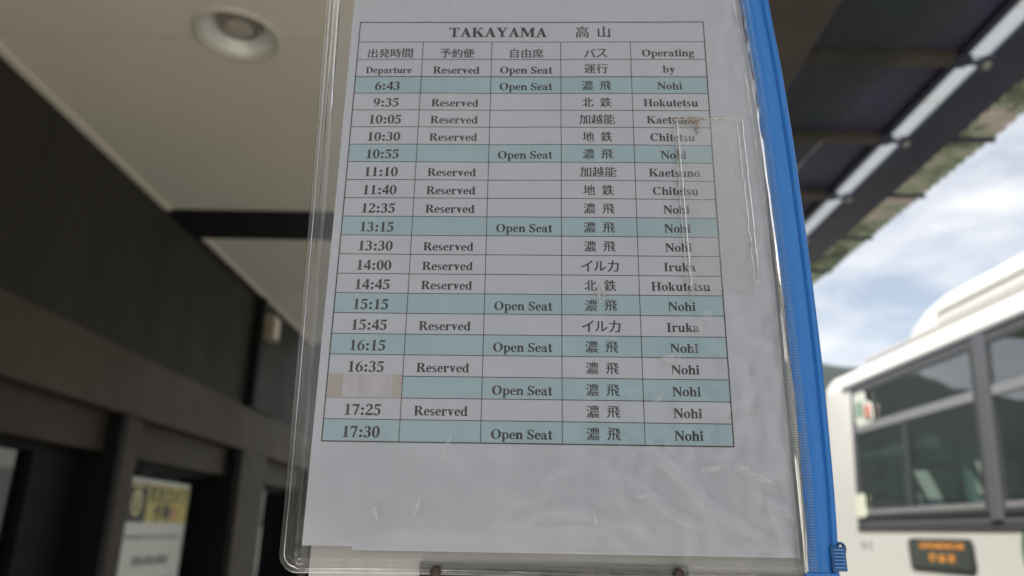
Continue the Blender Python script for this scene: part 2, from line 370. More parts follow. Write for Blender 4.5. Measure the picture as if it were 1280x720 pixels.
# ------------------------------------------------------------------ steel canopy on the right
pc = thing('platform_canopy', 'dark steel platform canopy with bright skylight strip and mossy eave beside the bus', 'canopy', (1.4, 2.0, 3.2))
def cpart(name, bm, m, **k): return link(name, rel(bm, pc), m, pc, **k)
CY0, CY1 = -1.35, 6.0
cpart('fascia_beam', box(BM(), .765, 1.02, CY0, CY1, 3.20, 3.50), 'brown', bevel=.004)
cpart('roof_deck', box(BM(), 1.022, 1.652, CY0, CY1, 3.312, 3.35), 'deck')
raf = [y for y in [2.38 - .59 * 6 + .59 * k for k in range(14)] if CY0 < y < CY1 - .1]
for y in raf:
    cpart('rafter', box(BM(), 1.022, 1.620, y - .03, y + .03, 3.272, 3.311), 'brown', bevel=.004)
    cpart('bracket', prism(BM(), [(1.61, y - .04), (1.664, y - .04), (1.675, y - .012), (1.70, y - .010), (1.715, y - .04), (1.76, y - .04), (1.76, y + .03), (1.72, y + .03), (1.705, y + .010), (1.675, y + .012), (1.664, y + .03), (1.61, y + .03)], 'z', 3.272, 3.284), 'navy')
    cb = BM(); lathe(cb, [(.012, -.012), (.012, 0), (.018, 0), (.018, .005)], (1.735, y, 3.267), n=16); cpart('bolt', cb, 'alu')
    cpart('eave_rafter', box(BM(), 1.946, 2.135, y - .012, y + .012, 3.285, 3.299), 'navy')
for a, c in zip(raf, raf[1:]):
    cpart('skylight_panel', box(BM(), 1.654, 1.742, a + .004, c - .004, 3.300, 3.306), 'skylight')
    cpart('panel_clip', box(BM(), 1.658, 1.738, (a + c) / 2 - .003, (a + c) / 2 + .003, 3.2965, 3.2995), 'trim')
cpart('inner_rail', box(BM(), 1.622, 1.651, CY0, CY1, 3.285, 3.3115), 'navy')
cpart('gutter_beam', prism(BM(), [(1.745, 3.285), (1.942, 3.285), (1.942, 3.40), (1.92, 3.40), (1.92, 3.31), (1.765, 3.31), (1.765, 3.40), (1.745, 3.40)], 'y', CY0, CY1), 'navy', bevel=.003)
# corrugated eave
b = BM(); rows = []
n = 300
for i in range(n + 1):
    y = CY0 + (CY1 - CY0) * i / n
    zz = .006 * math.sin(y * 2 * math.pi / .075); dx = .008 * noise.noise((y * 7, 1, 0)) + .014 * noise.noise((y * 2, 5, 0))
    rows.append([(1.944, y, 3.312 + zz), (2.05, y, 3.310 + zz), (2.135 + dx, y, 3.306 + zz)])
cpart('eave_sheet', strip(b, rows), 'eave', smooth=True)
b = BM()
for k in range(60):                                   # twigs and dead leaves caught on the sheet
    y = random.uniform(CY0, CY1); x = random.uniform(1.96, 2.10); a = random.uniform(0, 6.28); l = random.uniform(.02, .09); ww = random.uniform(.003, .009)
    c, s = math.cos(a), math.sin(a)
    z0 = 3.322
    pts = [(x - c * l - s * ww, y - s * l + c * ww), (x - c * l + s * ww, y - s * l - c * ww), (x + c * l + s * ww * .4, y + s * l - c * ww * .4), (x + c * l - s * ww * .4, y + s * l + c * ww * .4)]
    prism(b, pts, 'z', z0, z0 + .004)
cpart('leaf_litter', b, 'rust')['kind'] = 'stuff'
cpart('post', box(BM(), .94, 1.015, 5.4, 5.475, 0, 3.198), 'navy', bevel=.004)
cpart('post', box(BM(), .94, 1.015, -1.2, -1.125, 0, 3.198), 'navy', bevel=.004)

# bird net slung under the steel roof
b = BM(); rows = []
for i in range(41):
    u = i / 40; y = 1.3 + 3.4 * u; row = []
    for j in range(9):
        v = j / 8
        x = 1.06 + (.36 - .10 * u + .05 * math.sin(u * 9)) * v
        z = 3.245 - .10 * math.sin(math.pi * v) * (.6 + .4 * math.sin(u * 11 + v * 2)) - .02 * math.sin(u * 23 + 3 * v)
        row.append((x, y, z))
    rows.append(row)
tag(link('bird_net', strip(b, rows), 'net', smooth=True), 'sagging grey green bird net slung under the dark canopy roof', 'net')

# ------------------------------------------------------------------ bus
BX, BYE, BYN = 3.0, 7.45, -3.2
bus = thing('parked_bus', 'white bus with dark framed windows and amber side display parked beyond the canopy', 'bus', (4.2, 2.0, -.12))
def vpart(name, bm, m, parent=bus, **k): return link(name, rel(bm, bus), m, parent, **k)
W2 = 2.4
def side(z):                                            # tumblehome of the near side
    return BX + (0.0 if z < 1.7 else .075 * (z - 1.7) / 1.2)
half = [(BX + .03, .22), (BX, .30), (BX, 1.70), (side(2.30), 2.30), (side(2.90), 2.90), (BX + .095, 2.985), (BX + .15, 3.055), (BX + .26, 3.105), (BX + .55, 3.14), (BX + W2 / 2, 3.15)]
prof = half + [(2 * BX + W2 - x, z) for x, z in half[-2::-1]]
b = BM()
# rounded plan corners at both ends: shrink the profile towards its middle on the last rings
rings = []
for yy, sx, sz in ((BYN, .86, .93), (BYN + .05, .93, .965), (BYN + .14, .975, .985), (BYN + .30, 1, 1), (BYN + .55, 1, 1), (6.70, 1, 1), (BYE - .22, 1, 1), (BYE - .10, .985, .992), (BYE - .03, .96, .98), (BYE, .92, .965)):
    cx = BX + W2 / 2; cz = 1.4
    rings.append([b.verts.new((cx + (x - cx) * sx, yy, cz + (z - cz) * sz)) for x, z in prof])
for seg_, (A, B) in enumerate(zip(rings, rings[1:])):
    for i in range(len(A)):
        if seg_ == 4 and i in (2, 3, 14, 15): continue          # window openings
        b.faces.new((A[i], A[(i + 1) % len(A)], B[(i + 1) % len(A)], B[i]))
b.faces.new(rings[0]); b.faces.new(rings[-1][::-1]); bmesh.ops.recalc_face_normals(b, faces=b.faces)
body = vpart('body', b, 'buswhite')
for p in body.data.polygons: p.use_smooth = len(p.vertices) == 4
md = body.modifiers.new('weighted', 'WEIGHTED_NORMAL')
# slanted quads lying on the side, for band, frames and glass
def sidebox(bm, y0, y1, z0, z1, off0, off1, far=False):
    pts = []
    for off in (off0, off1):
        for (y, z) in ((y0, z0), (y1, z0), (y1, z1), (y0, z1)):
            x = side(z) - off; pts.append(bm.verts.new((2 * BX + W2 - x if far else x, y, z)))
    a = pts
    for f in ((0, 1, 2, 3), (7, 6, 5, 4), (0, 4, 5, 1), (1, 5, 6, 2), (2, 6, 7, 3), (3, 7, 4, 0)): bm.faces.new([a[i] for i in f])
    return bm
WIN = [6.66 - 1.94 * k for k in range(5)]                # far edges of the five side windows
def band(far):
    b = BM()
    sidebox(b, BYN + .5, 6.74, 2.842, 2.885, -.03, .004, far); sidebox(b, BYN + .5, 6.74, 1.705, 1.759, -.03, .004, far)
    ends = [6.74] + [e for w_ in WIN for e in (w_, w_ - 1.80)] + [BYN + .5]
    for hi, lo in zip(ends[::2], ends[1::2]):
        sidebox(b, lo, hi, 1.7592, 2.8418, -.03, .004, far)
    bmesh.ops.recalc_face_normals(b, faces=b.faces); return b
vpart('window_band', band(False), 'busgrey')
fb = vpart('window_band', band(True), 'busgrey')
for w_ in WIN:
    f = BM(); sidebox(f, w_ - 1.80, w_, 1.76, 2.84, -.012, -.004, True); bmesh.ops.recalc_face_normals(f, faces=f.faces); vpart('pane', f, 'busglass', fb)
    f = BM(); sidebox(f, w_ - .90, w_ - .85, 1.76, 2.84, -.022, -.002, True); sidebox(f, w_ - 1.79, w_ - .91, 2.46, 2.50, -.022, -.002, True); bmesh.ops.recalc_face_normals(f, faces=f.faces); vpart('stile', f, 'busblack', fb)
vpart('cabin_floor', box(BM(), BX + .06, BX + W2 - .06, BYN + .4, 6.9, .96, 1.0), 'busblack')
vpart('cabin_ceiling', box(BM(), BX + .2, BX + W2 - .2, BYN + .5, 6.8, 2.93, 2.96), 'buswhite')
M['seatcloth'] = mat('seat_cloth', (.13, .22, .22), .9, var=.3, vscale=30); M['headrest'] = mat('headrest_cover', (.50, .53, .46), .8)
for k in range(10):
    y = 6.22 - .82 * k
    for x0 in (BX + .16, BX + .60, BX + 1.36, BX + 1.80):
        b = BM(); box(b, x0, x0 + .42, y - .48, y - .02, 1.36, 1.46); box(b, x0 + .02, x0 + .40, y - .08, y + .02, 1.461, 2.10)
        box(b, x0 + .06, x0 + .36, y - .38, y - .1, 1.001, 1.359)
        st = vpart('seat', b, 'seatcloth', bevel=.018)
        vpart('headrest_cover', box(BM(), x0 + .05, x0 + .37, y - .095, y + .035, 1.90, 2.118), 'headrest', st)
for x in (BX + .62, BX + 1.72):
    b = BM(); box(b, x - .012, x + .012, BYN + .8, 6.6, 2.70, 2.724); vpart('grab_rail', b, 'rail')
b = BM(); sidebox(b, BYN + .4, 6.88, 2.89, 2.915, -.01, .016); bmesh.ops.recalc_face_normals(b, faces=b.faces); vpart('drip_rail', b, 'rail')
b = BM(); sidebox(b, BYN + .5, 6.74, 1.66, 1.704, -.01, .008); bmesh.ops.recalc_face_normals(b, faces=b.faces); vpart('waist_seal', b, 'busblack')
wy = 6.66
k = 0
while wy > BYN + 2.2:
    ya, yb = wy - 1.80, wy
    f = BM(); T = .035
    for (y0, y1, z0, z1, o1) in ((ya, yb, 2.80, 2.84, .018), (ya, ya + T, 1.76, 2.80, .018), (yb - T, yb, 1.76, 2.80, .018), (ya + T, yb - T, 1.76, 1.79, .018)):
        sidebox(f, y0, y1, z0, z1, 0, o1)
    bmesh.ops.recalc_face_normals(f, faces=f.faces); fo = vpart('window', f, 'busblack')
    f = BM(); sidebox(f, ya + T, yb - T, 2.465, 2.53, .005, .024); bmesh.ops.recalc_face_normals(f, faces=f.faces); vpart('hopper_rail', f, 'rail', fo)
    f = BM(); sidebox(f, ya + T, yb - T, 1.79, 1.825, .005, .020); bmesh.ops.recalc_face_normals(f, faces=f.faces); vpart('sill_rail', f, 'rail', fo)
    f = BM(); sidebox(f, ya + .92, ya + .98, 1.826, 2.464, .005, .020); bmesh.ops.recalc_face_normals(f, faces=f.faces); vpart('sliding_stile', f, 'busblack', fo)
    f = BM(); sidebox(f, ya + T, yb - T, 2.53, 2.80, .0045, .010); bmesh.ops.recalc_face_normals(f, faces=f.faces); vpart('hopper_pane', f, 'busglass', fo)
    f = BM(); sidebox(f, ya + .98, yb - T, 1.826, 2.464, .0045, .010); bmesh.ops.recalc_face_normals(f, faces=f.faces); vpart('pane', f, 'busglass', fo)
    f = BM(); sidebox(f, ya + T, ya + .92, 1.826, 2.464, .0045, .014); bmesh.ops.recalc_face_normals(f, faces=f.faces); vpart('pane', f, 'busglass', fo)
    f = BM(); sidebox(f, ya - .125, ya - .02, 1.72, 2.88, .004, .022); bmesh.ops.recalc_face_normals(f, faces=f.faces); vpart('window_pillar', f, 'busgrey')
    wy -= 1.94; k += 1
# roof air-conditioning housing
def acring(y, w_, h_):
    c = BX + W2 / 2
    return [(c - w_ * s, y, 3.08 + h_ * hh) for s, hh in ((1, 0), (1, .35), (.97, .7), (.90, .92), (.80, 1.0))] + [(c + w_ * s, y, 3.08 + h_ * hh) for s, hh in ((.80, 1.0), (.90, .92), (.97, .7), (1, .35), (1, 0))]
b = BM(); rr = [acring(*q) for q in ((7.0 - .18, .60, .05), (6.66, .66, .20), (6.45, .68, .34), (6.20, .69, .43), (5.9, .70, .47), (3.4, .70, .47), (3.0, .68, .40), (2.7, .64, .06))]
strip(b, rr); ac = vpart('roof_unit', b, 'buswhite', smooth=True)
b = BM()
for k in range(3):
    box(b, BX + W2 / 2 - .706, BX + W2 / 2 - .69, 3.1, 5.95, 3.20 + k * .09, 3.216 + k * .09)
vpart('vent_louvre', b, 'buswhite', ac)
b = BM(); box(b, BX + .16, BX + .20, -2.5, 6.6, 3.09, 3.115); vpart('roof_rail', b, 'buswhite')
# amber destination display
dsp = BM()
def rrect(y0, y1, z0, z1, r, n=6):
    pts = []
    for (cy, cz, a0) in ((y1 - r, z1 - r, 0), (y0 + r, z1 - r, 90), (y0 + r, z0 + r, 180), (y1 - r, z0 + r, 270)):
        for i in range(n + 1):
            a = R(a0 + 90 * i / n); pts.append((cy + r * math.cos(a), cz + r * math.sin(a)))
    return pts
dp = vpart('side_display', prism(BM(), rrect(5.10, 5.93, 1.385, 1.605, .05), 'x', BX - .006, BX + .02), 'rubber')
vpart('display_screen', prism(BM(), rrect(5.13, 5.90, 1.405, 1.59, .04), 'x', BX - .010, BX - .0065), 'ledoff', dp)
rng = random.Random(4)
def ledglyph(bm, cy, cz, hw, hh, dense):
    nn_ = 6
    for i in range(nn_):
        for j in range(nn_):
            if rng.random() < dense:
                y = cy - hw + 2 * hw * (i + .5) / nn_; z = cz - hh + 2 * hh * (j + .5) / nn_
                box(bm, BX - .0135, BX - .0105, y - hw / nn_ * .8, y + hw / nn_ * .8, z - hh / nn_ * .8, z + hh / nn_ * .8)
for i in range(8):
    b = BM(); ledglyph(b, 5.735 - i * .072, 1.558, .026, .020, .5 if i in (0, 1, 2, 6) else .75); vpart('amber_character', b, 'led', dp)
for i in range(3):
    b = BM(); ledglyph(b, 5.60 - i * .12, 1.478, .040, .024, .7); vpart('amber_character', b, 'led', dp)
eb = BM(); lathe(eb, [(.26, -.004), (.26, .003)], (BX - .001, 4.365, 1.52), axis='x', n=48); vpart('green_emblem', eb, 'green')
# window stickers
vpart('sticker', prism(BM(), rrect(6.28, 6.60, 2.515, 2.70, .06), 'x', side(2.6) - .034, side(2.6) - .026), 'stickw')
st = vpart('sticker', prism(BM(), rrect(6.38, 6.60, 2.56, 2.80, .05), 'x', side(2.7) - .040, side(2.7) - .0345), 'stickw')
vpart('green_patch', prism(BM(), rrect(6.43, 6.57, 2.59, 2.72, .02), 'x', side(2.7) - .0425, side(2.7) - .0405), 'stickg', st)
vpart('red_patch', prism(BM(), rrect(6.29, 6.39, 2.57, 2.67, .02), 'x', side(2.6) - .047, side(2.6) - .044), 'stickr', st)
vpart('cream_tag', prism(BM(), rrect(6.53, 6.70, 1.765, 1.955, .03), 'x', BX - .020, BX - .012), 'stickc')
# wheels
for y in (4.9, -.6):
    for x0, sgn in ((BX + .02, 1), (BX + W2 - .02, -1)):
        b = BM(); lathe(b, [(.30, 0), (.44, .0), (.475, .04 * sgn), (.475, .22 * sgn), (.44, .26 * sgn), (.30, .26 * sgn)], (x0, y, .355), axis='x', n=40)
        wh = vpart('wheel', b, 'rubber', smooth=False)
        b = BM(); lathe(b, [(.08, -.02 * sgn), (.14, -.015 * sgn), (.17, .03 * sgn), (.27, .05 * sgn), (.298, .0), (.298, .1 * sgn)], (x0, y, .355), axis='x', n=32)
        vpart('rim', b, 'rim', wh)
    b = BM(); prism(b, [(y + .56 * math.cos(R(a)), max(.225, .355 + .56 * math.sin(R(a)))) for a in range(-10, 191, 10)], 'x', BX - .004, BX + .01); vpart('wheel_arch', b, 'busblack')
# ends
vpart('rear_window', box(BM(), BX + .35, BX + W2 - .35, BYE - .01, BYE + .012, 1.75, 2.6), 'busglass')
vpart('engine_lid', box(BM(), BX + .4, BX + W2 - .4, BYE - .005, BYE + .02, .55, 1.5), 'buswhite', bevel=.008)
for x in (BX + .22, BX + W2 - .36): vpart('tail_light', box(BM(), x, x + .14, BYE - .01, BYE + .02, .8, 1.3), 'red', bevel=.01)
vpart('rear_bumper', box(BM(), BX + .12, BX + W2 - .12, BYE - .03, BYE + .07, .28, .5), 'busgrey', bevel=.02)
vpart('windscreen', box(BM(), BX + .28, BX + W2 - .28, BYN - .012, BYN + .02, 1.2, 2.6), 'busglass')
for x in (BX + .28, BX + W2 - .58): vpart('headlight', box(BM(), x, x + .30, BYN - .02, BYN + .02, .62, .84), 'rim', bevel=.02)

# ------------------------------------------------------------------ lettering: a bold Roman face drawn here, and Japanese from the built-in font
K = 1000.0
def _arc(cx, cy, rx, ry, ix, iy, a0=0, a1=360, n=20, icx=None, icy=None):
    icx = cx if icx is None else icx; icy = cy if icy is None else icy; q = []
    P = [(math.cos(R(a0 + (a1 - a0) * i / n)), math.sin(R(a0 + (a1 - a0) * i / n))) for i in range(n + 1)]
    for (c0, s0), (c1, s1) in zip(P, P[1:]):
        q.append([(cx + rx * c0, cy + ry * s0), (cx + rx * c1, cy + ry * s1), (icx + ix * c1, icy + iy * s1), (icx + ix * c0, icy + iy * s0)])
    return q
def _st(x, y0, y1, w): return [[(x, y0), (x + w, y0), (x + w, y1), (x, y1)]]
def _sf(x0, x1, y, h=34): return [[(x0, y), (x1, y), (x1, y + h), (x0, y + h)]]
def _q(*p): return [list(p)]
def _dot(cx, cy, r): return [[(cx + r * math.cos(R(a)), cy + r * math.sin(R(a))) for a in range(0, 360, 30)]]
def G():
    g = {}
    g['0'] = (500, _arc(250, 338, 226, 350, 98, 316))
    g['1'] = (500, _st(185, 20, 660, 135) + _sf(70, 435, 0) + _q((66, 570), (185, 600), (320, 640), (320, 688), (290, 688)))
    g['2'] = (500, _arc(235, 490, 205, 198, 78, 160, 165, -25, 16) + _q((421, 406), (306, 422), (150, 225), (30, 60), (30, 20)) + _q((30, 0), (440, 0), (478, 190), (452, 190), (410, 118), (30, 118)))
    g['3'] = (500, _arc(225, 515, 190, 173, 70, 140, 160, -70, 16) + _arc(215, 195, 225, 209, 95, 172, 75, -150, 18) + _dot(75, 75, 58) + _q((150, 330), (290, 352), (260, 395), (150, 372)))
    g['4'] = (500, _st(290, 0, 688, 120) + _q((25, 155), (475, 155), (475, 260), (25, 260)) + _q((25, 260), (100, 260), (330, 600), (330, 688)))
    g['5'] = (500, _q((110, 676), (450, 676), (415, 560), (110, 560)) + _q((110, 676), (145, 676), (110, 400), (62, 380)) + _arc(215, 215, 225, 222, 100, 170, 115, -140, 18) + _dot(80, 70, 58))
    g['6'] = (500, _arc(255, 212, 224, 226, 98, 190) + _arc(475, 212, 446, 476, 320, 440, 180, 98, 12))
    g['7'] = (500, _q((55, 676), (452, 676), (452, 560), (85, 560), (45, 490), (25, 490)) + _q((452, 640), (452, 590), (262, 0), (152, 0), (352, 580)))
    g['9'] = (500, [[(500 - x, 676 - y) for x, y in p] for p in g['6'][1]])
    g[':'] = (333, _dot(167, 80, 86) + _dot(167, 392, 86))
    g['T'] = (667, _st(262, 20, 660, 145) + _sf(165, 505, 0) + _q((30, 676), (637, 676), (637, 630), (30, 630)) + _q((30, 676), (30, 490), (58, 490), (110, 640)) + _q((637, 676), (557, 640), (609, 490), (637, 490)))
    g['A'] = (722, _q((345, 690), (395, 690), (170, 20), (100, 20)) + _q((345, 690), (395, 690), (645, 20), (482, 20), (298, 560)) + _sf(10, 260, 0) + _sf(425, 715, 0) + _q((190, 215), (530, 215), (530, 258), (190, 258)))
    g['K'] = (778, _st(105, 15, 660, 150) + _sf(25, 340, 0) + _sf(25, 340, 642) + _q((250, 330), (300, 330), (640, 650), (560, 650)) + _q((300, 380), (395, 470), (735, 15), (535, 15)) + _sf(450, 765, 0) + _sf(450, 740, 642))
    g['Y'] = (722, _st(290, 20, 330, 148) + _sf(195, 540, 0) + _q((75, 650), (245, 650), (438, 320), (290, 320)) + _q((560, 650), (620, 650), (430, 300), (380, 330)) + _sf(10, 320, 642) + _sf(470, 710, 642))
    g['M'] = (944, _st(105, 20, 650, 52) + _q((105, 676), (270, 676), (520, 160), (445, 20), (105, 640)) + _q((445, 20), (490, 20), (760, 676), (690, 676)) + _st(690, 15, 660, 152) + _sf(25, 245, 0) + _sf(605, 920, 0) + _sf(25, 265, 642) + _sf(690, 920, 642))
    g['N'] = (722, _st(100, 20, 650, 56) + _q((80, 676), (235, 676), (625, 150), (625, -18), (590, -18), (100, 600)) + _st(575, 0, 650, 56) + _sf(20, 235, 0) + _sf(15, 200, 642) + _sf(500, 705, 642))
    g['R'] = (722, _st(100, 15, 660, 150) + _sf(25, 330, 0) + _sf(25, 400, 642) + _arc(360, 500, 228, 176, 72, 142, 90, -90, 14) + _sf(240, 370, 324) + _sf(240, 370, 642) + _q((300, 340), (440, 350), (690, 15), (520, 15)) + _sf(480, 722, 0))
    g['D'] = (722, _st(100, 15, 660, 150) + _sf(20, 345, 0) + _sf(20, 345, 642) + _arc(330, 338, 355, 338, 195, 300, 90, -90, 18))
    g['O'] = (778, _arc(389, 338, 352, 352, 190, 316))
    g['S'] = (556, _arc(270, 510, 210, 178, 105, 142, 20, 200, 14) + _arc(280, 180, 225, 195, 105, 155, -165, 25, 16) + _q((66, 430), (175, 470), (500, 270), (505, 190), (395, 190), (100, 370)) + _q((475, 690), (505, 690), (505, 470), (480, 470)) + _q((45, 220), (72, 220), (60, -15), (40, -15)))
    g['H'] = (778, _st(105, 15, 660, 150) + _st(523, 15, 660, 150) + _sf(25, 335, 0) + _sf(25, 335, 642) + _sf(443, 753, 0) + _sf(443, 753, 642) + _q((250, 322), (530, 322), (530, 366), (250, 366)))
    g['C'] = (722, _arc(385, 338, 345, 352, 190, 312, 40, 322, 20) + _q((610, 690), (640, 690), (650, 450), (620, 450)))
    g['I'] = (389, _st(120, 15, 660, 150) + _sf(30, 360, 0) + _sf(30, 360, 642))
    g['e'] = (444, _arc(230, 230, 205, 243, 82, 205, 10, 325, 18) + _q((120, 235), (435, 235), (430, 275), (120, 275)))
    g['o'] = (500, _arc(250, 230, 225, 243, 95, 208))
    g['c'] = (444, _arc(235, 230, 210, 243, 82, 205, 50, 320, 16))
    g['s'] = (389, _arc(190, 350, 150, 123, 62, 92, 25, 215, 10) + _arc(190, 122, 160, 136, 62, 100, -160, 30, 12) + _q((50, 290), (120, 330), (350, 170), (335, 110), (260, 130), (80, 240)))
    g['r'] = (444, _st(75, 15, 455, 130) + _sf(15, 300, 0) + _sf(15, 200, 430) + _arc(320, 330, 125, 140, 60, 70, 140, 50, 8) + _dot(350, 395, 68))
    g['v'] = (500, _q((55, 445), (205, 445), (300, 190), (270, -12), (235, -12)) + _q((370, 445), (425, 445), (270, -12), (235, -12), (265, 120)) + _sf(15, 260, 428) + _sf(330, 480, 428))
    g['d'] = (556, _arc(250, 230, 215, 243, 90, 205, 40, 320, 16) + _st(335, 15, 660, 130) + _sf(265, 465, 642) + _sf(335, 535, 0))
    g['b'] = (556, _arc(305, 230, 215, 243, 90, 205, -140, 140, 16) + _st(80, 0, 660, 130) + _sf(20, 205, 642))
    g['p'] = (556, _arc(305, 230, 215, 243, 90, 205, -140, 140, 16) + _st(80, -190, 455, 130) + _sf(15, 200, 428) + _sf(15, 300, -210))
    g['n'] = (556, _st(70, 15, 455, 130) + _sf(15, 265, 0) + _sf(15, 195, 428) + _arc(320, 300, 165, 173, 40, 105, 160, 0, 12) + _st(355, 15, 310, 130) + _sf(295, 540, 0))
    g['h'] = (556, _st(70, 15, 660, 130) + _sf(15, 265, 0) + _sf(15, 195, 642) + _arc(320, 300, 165, 173, 40, 105, 160, 0, 12) + _st(355, 15, 310, 130) + _sf(295, 540, 0))
    g['u'] = (556, [[(x, 460 - y) for x, y in p][::-1] for p in (_arc(235, 300, 165, 173, 40, 105, 180, 20, 12) + _st(70, 15, 310, 130))] + _st(355, 15, 460, 130) + _sf(15, 200, 428) + _sf(300, 485, 428) + _sf(355, 540, 0))
    g['a'] = (500, _arc(215, 350, 170, 123, 60, 88, 150, 0, 12) + _st(275, 60, 360, 120) + _arc(175, 130, 150, 142, 50, 100, 60, 330, 14) + _q((275, 100), (395, 100), (480, 20), (440, -10), (330, -10)) + _q((130, 230), (290, 275), (290, 315), (130, 262)) + _dot(105, 370, 58))
    g['t'] = (333, _st(90, 60, 600, 130) + _sf(15, 310, 428, 36) + _q((90, 100), (220, 100), (320, 60), (270, -12), (150, -12)) + _q((20, 445), (95, 445), (200, 630), (180, 630)))
    g['i'] = (278, _st(75, 15, 455, 130) + _sf(15, 262, 0) + _sf(15, 195, 428) + _dot(138, 605, 82))
    g['k'] = (556, _st(80, 15, 660, 130) + _sf(15, 260, 0) + _sf(15, 195, 642) + _q((200, 200), (260, 200), (440, 440), (380, 440)) + _q((230, 240), (320, 310), (520, 15), (370, 15)) + _sf(310, 545, 0) + _sf(300, 510, 428))
    g['g'] = (500, _arc(225, 310, 180, 163, 65, 132) + _arc(235, -90, 220, 118, 130, 80) + _q((80, 130), (170, 160), (160, 40), (400, 40), (420, 0), (60, 0)) + _q((330, 410), (480, 410), (480, 455), (330, 455)))
    g['y'] = (500, g['v'][1] + _q((235, -10), (275, -10), (190, -200), (130, -200)) + _dot(100, -150, 60))
    return g
GL = G()
def textw(s, size): return sum(GL[c][0] if c != ' ' else 250 for c in s) * size / K
def roman(bm, s, cx, base, size, z, anchor='c'):
    x = cx - textw(s, size) / 2; k = 0
    for c in s:
        if c == ' ': x += .25 * size; continue
        for pl, ox, oy in [(pl, ox, oy) for ox, oy in ((-13, -7), (13, 7)) for pl in GL[c][1]]:
            k += 1
            pts = [(x + (px + ox) * size / K, base + (py + oy) * size / K, z + 4e-6 * (k % 7)) for px, py in pl]
            vs = [bm.verts.new(p) for p in pts]
            try: f = bm.faces.new(vs)
            except ValueError: continue
            f.normal_update()
            if f.normal.z < 0: f.normal_flip()
        x += GL[c][0] * size / K
_cj = {}
def kanji(bm, s, cx, cy, em, z, pitch=None, to=None, weight=0.0):
    """Japanese characters, one em square each, centred on (cx, cy)"""
    pitch = pitch or em
    x = cx - pitch * (len(s) - 1) / 2
    for c in s:
        key = (c, weight)
        if key not in _cj:
            cu = bpy.data.curves.new('lettering', 'FONT'); cu.body = c; cu.size = 1.0; cu.align_x = 'LEFT'; cu.offset = weight; cu.resolution_u = 3
            o = bpy.data.objects.new('lettering', cu); COL.objects.link(o)
            dg = bpy.context.evaluated_depsgraph_get(); me = bpy.data.meshes.new_from_object(o.evaluated_get(dg))
            vs = [tuple(v.co) for v in me.vertices]; fs = [tuple(p.vertices) for p in me.polygons]
            bpy.data.objects.remove(o); bpy.data.curves.remove(cu); bpy.data.meshes.remove(me)
            _cj[key] = (vs, fs)
        vs, fs = _cj[key]
        if vs:
            x0, x1 = min(v[0] for v in vs), max(v[0] for v in vs); y0, y1 = min(v[1] for v in vs), max(v[1] for v in vs)
            kk = .92 * em / max(x1 - x0, y1 - y0, .55)
            dd = .020 * em
            VV = [bm.verts.new(((x + (v[0] - (x0 + x1) / 2) * kk) - dd, cy + (v[1] - (y0 + y1) / 2) * kk, z)) for v in vs] + [bm.verts.new(((x + (v[0] - (x0 + x1) / 2) * kk) + dd, cy + (v[1] - (y0 + y1) / 2) * kk, z + 6e-6)) for v in vs]
            for f in fs + [tuple(i + len(vs) for i in f) for f in fs]:
                try: fc = bm.faces.new([VV[i] for i in f])
                except ValueError: continue
                fc.normal_update()
                if fc.normal.z < 0: fc.normal_flip()
        x += pitch
def toside(bm, X0, flip):                              # lettering drawn in (x,y) -> stood on a vertical wall facing +-X
    for v in bm.verts:
        x, y, z = v.co; v.co = (X0 + (z if flip > 0 else -z), x if flip > 0 else -x, y)

# small lettering low on the bus side
b = BM(); roman(b, 'N', 0, 0, .085, .0); roman(b, 'C', .13, 0, .085, .0); toside(b, BX - .004, -1)
bmesh.ops.translate(b, vec=(0, 6.68, 1.515), verts=b.verts); vpart('lettering', b, 'ink')

# poster on the shop window
po = thing('security_poster', 'white poster with yellow and black header stuck on the shop window', 'poster', (-2.19, 4.92, 1.3))
PX = .0
def ppart(name, bm, m): return link(name, bm, m, po)
ppart('poster_sheet', box(BM(), -.0035, 0, -.44, .44, -.75, .570), 'stickw')
ppart('header_panel', box(BM(), .0002, .0015, -.165, .43, .318, .545), 'yellow' if 'yellow' in M else mat('yellow_print', (.62, .56, .17), .5))
ppart('emblem_panel', box(BM(), .0002, .0015, -.425, -.17, .318, .545), 'ink')
em = BM()
rowsA = _arc(0, -.01, .068, .08, .040, .052)
for q in rowsA: poly(em, [(x, y, 0) for x, y in q])
poly(em, [(-.02, -.04, 0), (.02, -.04, 0), (.02, .04, 0), (-.02, .04, 0)]); poly(em, [(-.09, .078, 0), (.09, .078, 0), (.09, .098, 0), (-.09, .098, 0)])
toside(em, .0022, 1); bmesh.ops.translate(em, vec=(0, -.298, .44), verts=em.verts); ppart('emblem', em, mat('yellow_print_pale', (.66, .62, .30), .5))
t_ = BM(); kanji(t_, '防犯カメラ', .13, .485, .108, .0024, weight=.014); kanji(t_, '作動', .06, .375, .125, .0024, weight=.014); toside(t_, 0, 1); ppart('header_lettering', t_, 'ink')
t_ = BM(); kanji(t_, '中', .235, .375, .125, .0024, weight=.014); toside(t_, 0, 1); ppart('red_lettering', t_, 'stickr')
rg = random.Random(3); gp = mat('grey_print', (.22, .22, .22), .6)
for z0, h0, y0, y1 in ((.235, .022, -.38, .36), (.10, .055, -.24, .24), (-.02, .026, -.36, .34), (-.12, .026, -.36, .2)):
    y = y0; t_ = BM()
    while y < y1:
        l = rg.uniform(.02, .05); box(t_, .0005, .0015, y, min(y + l, y1), z0 - h0 / 2, z0 + h0 / 2 * rg.uniform(.5, 1)); y += l + rg.uniform(.008, .02)
    ppart('small_print', t_, gp)

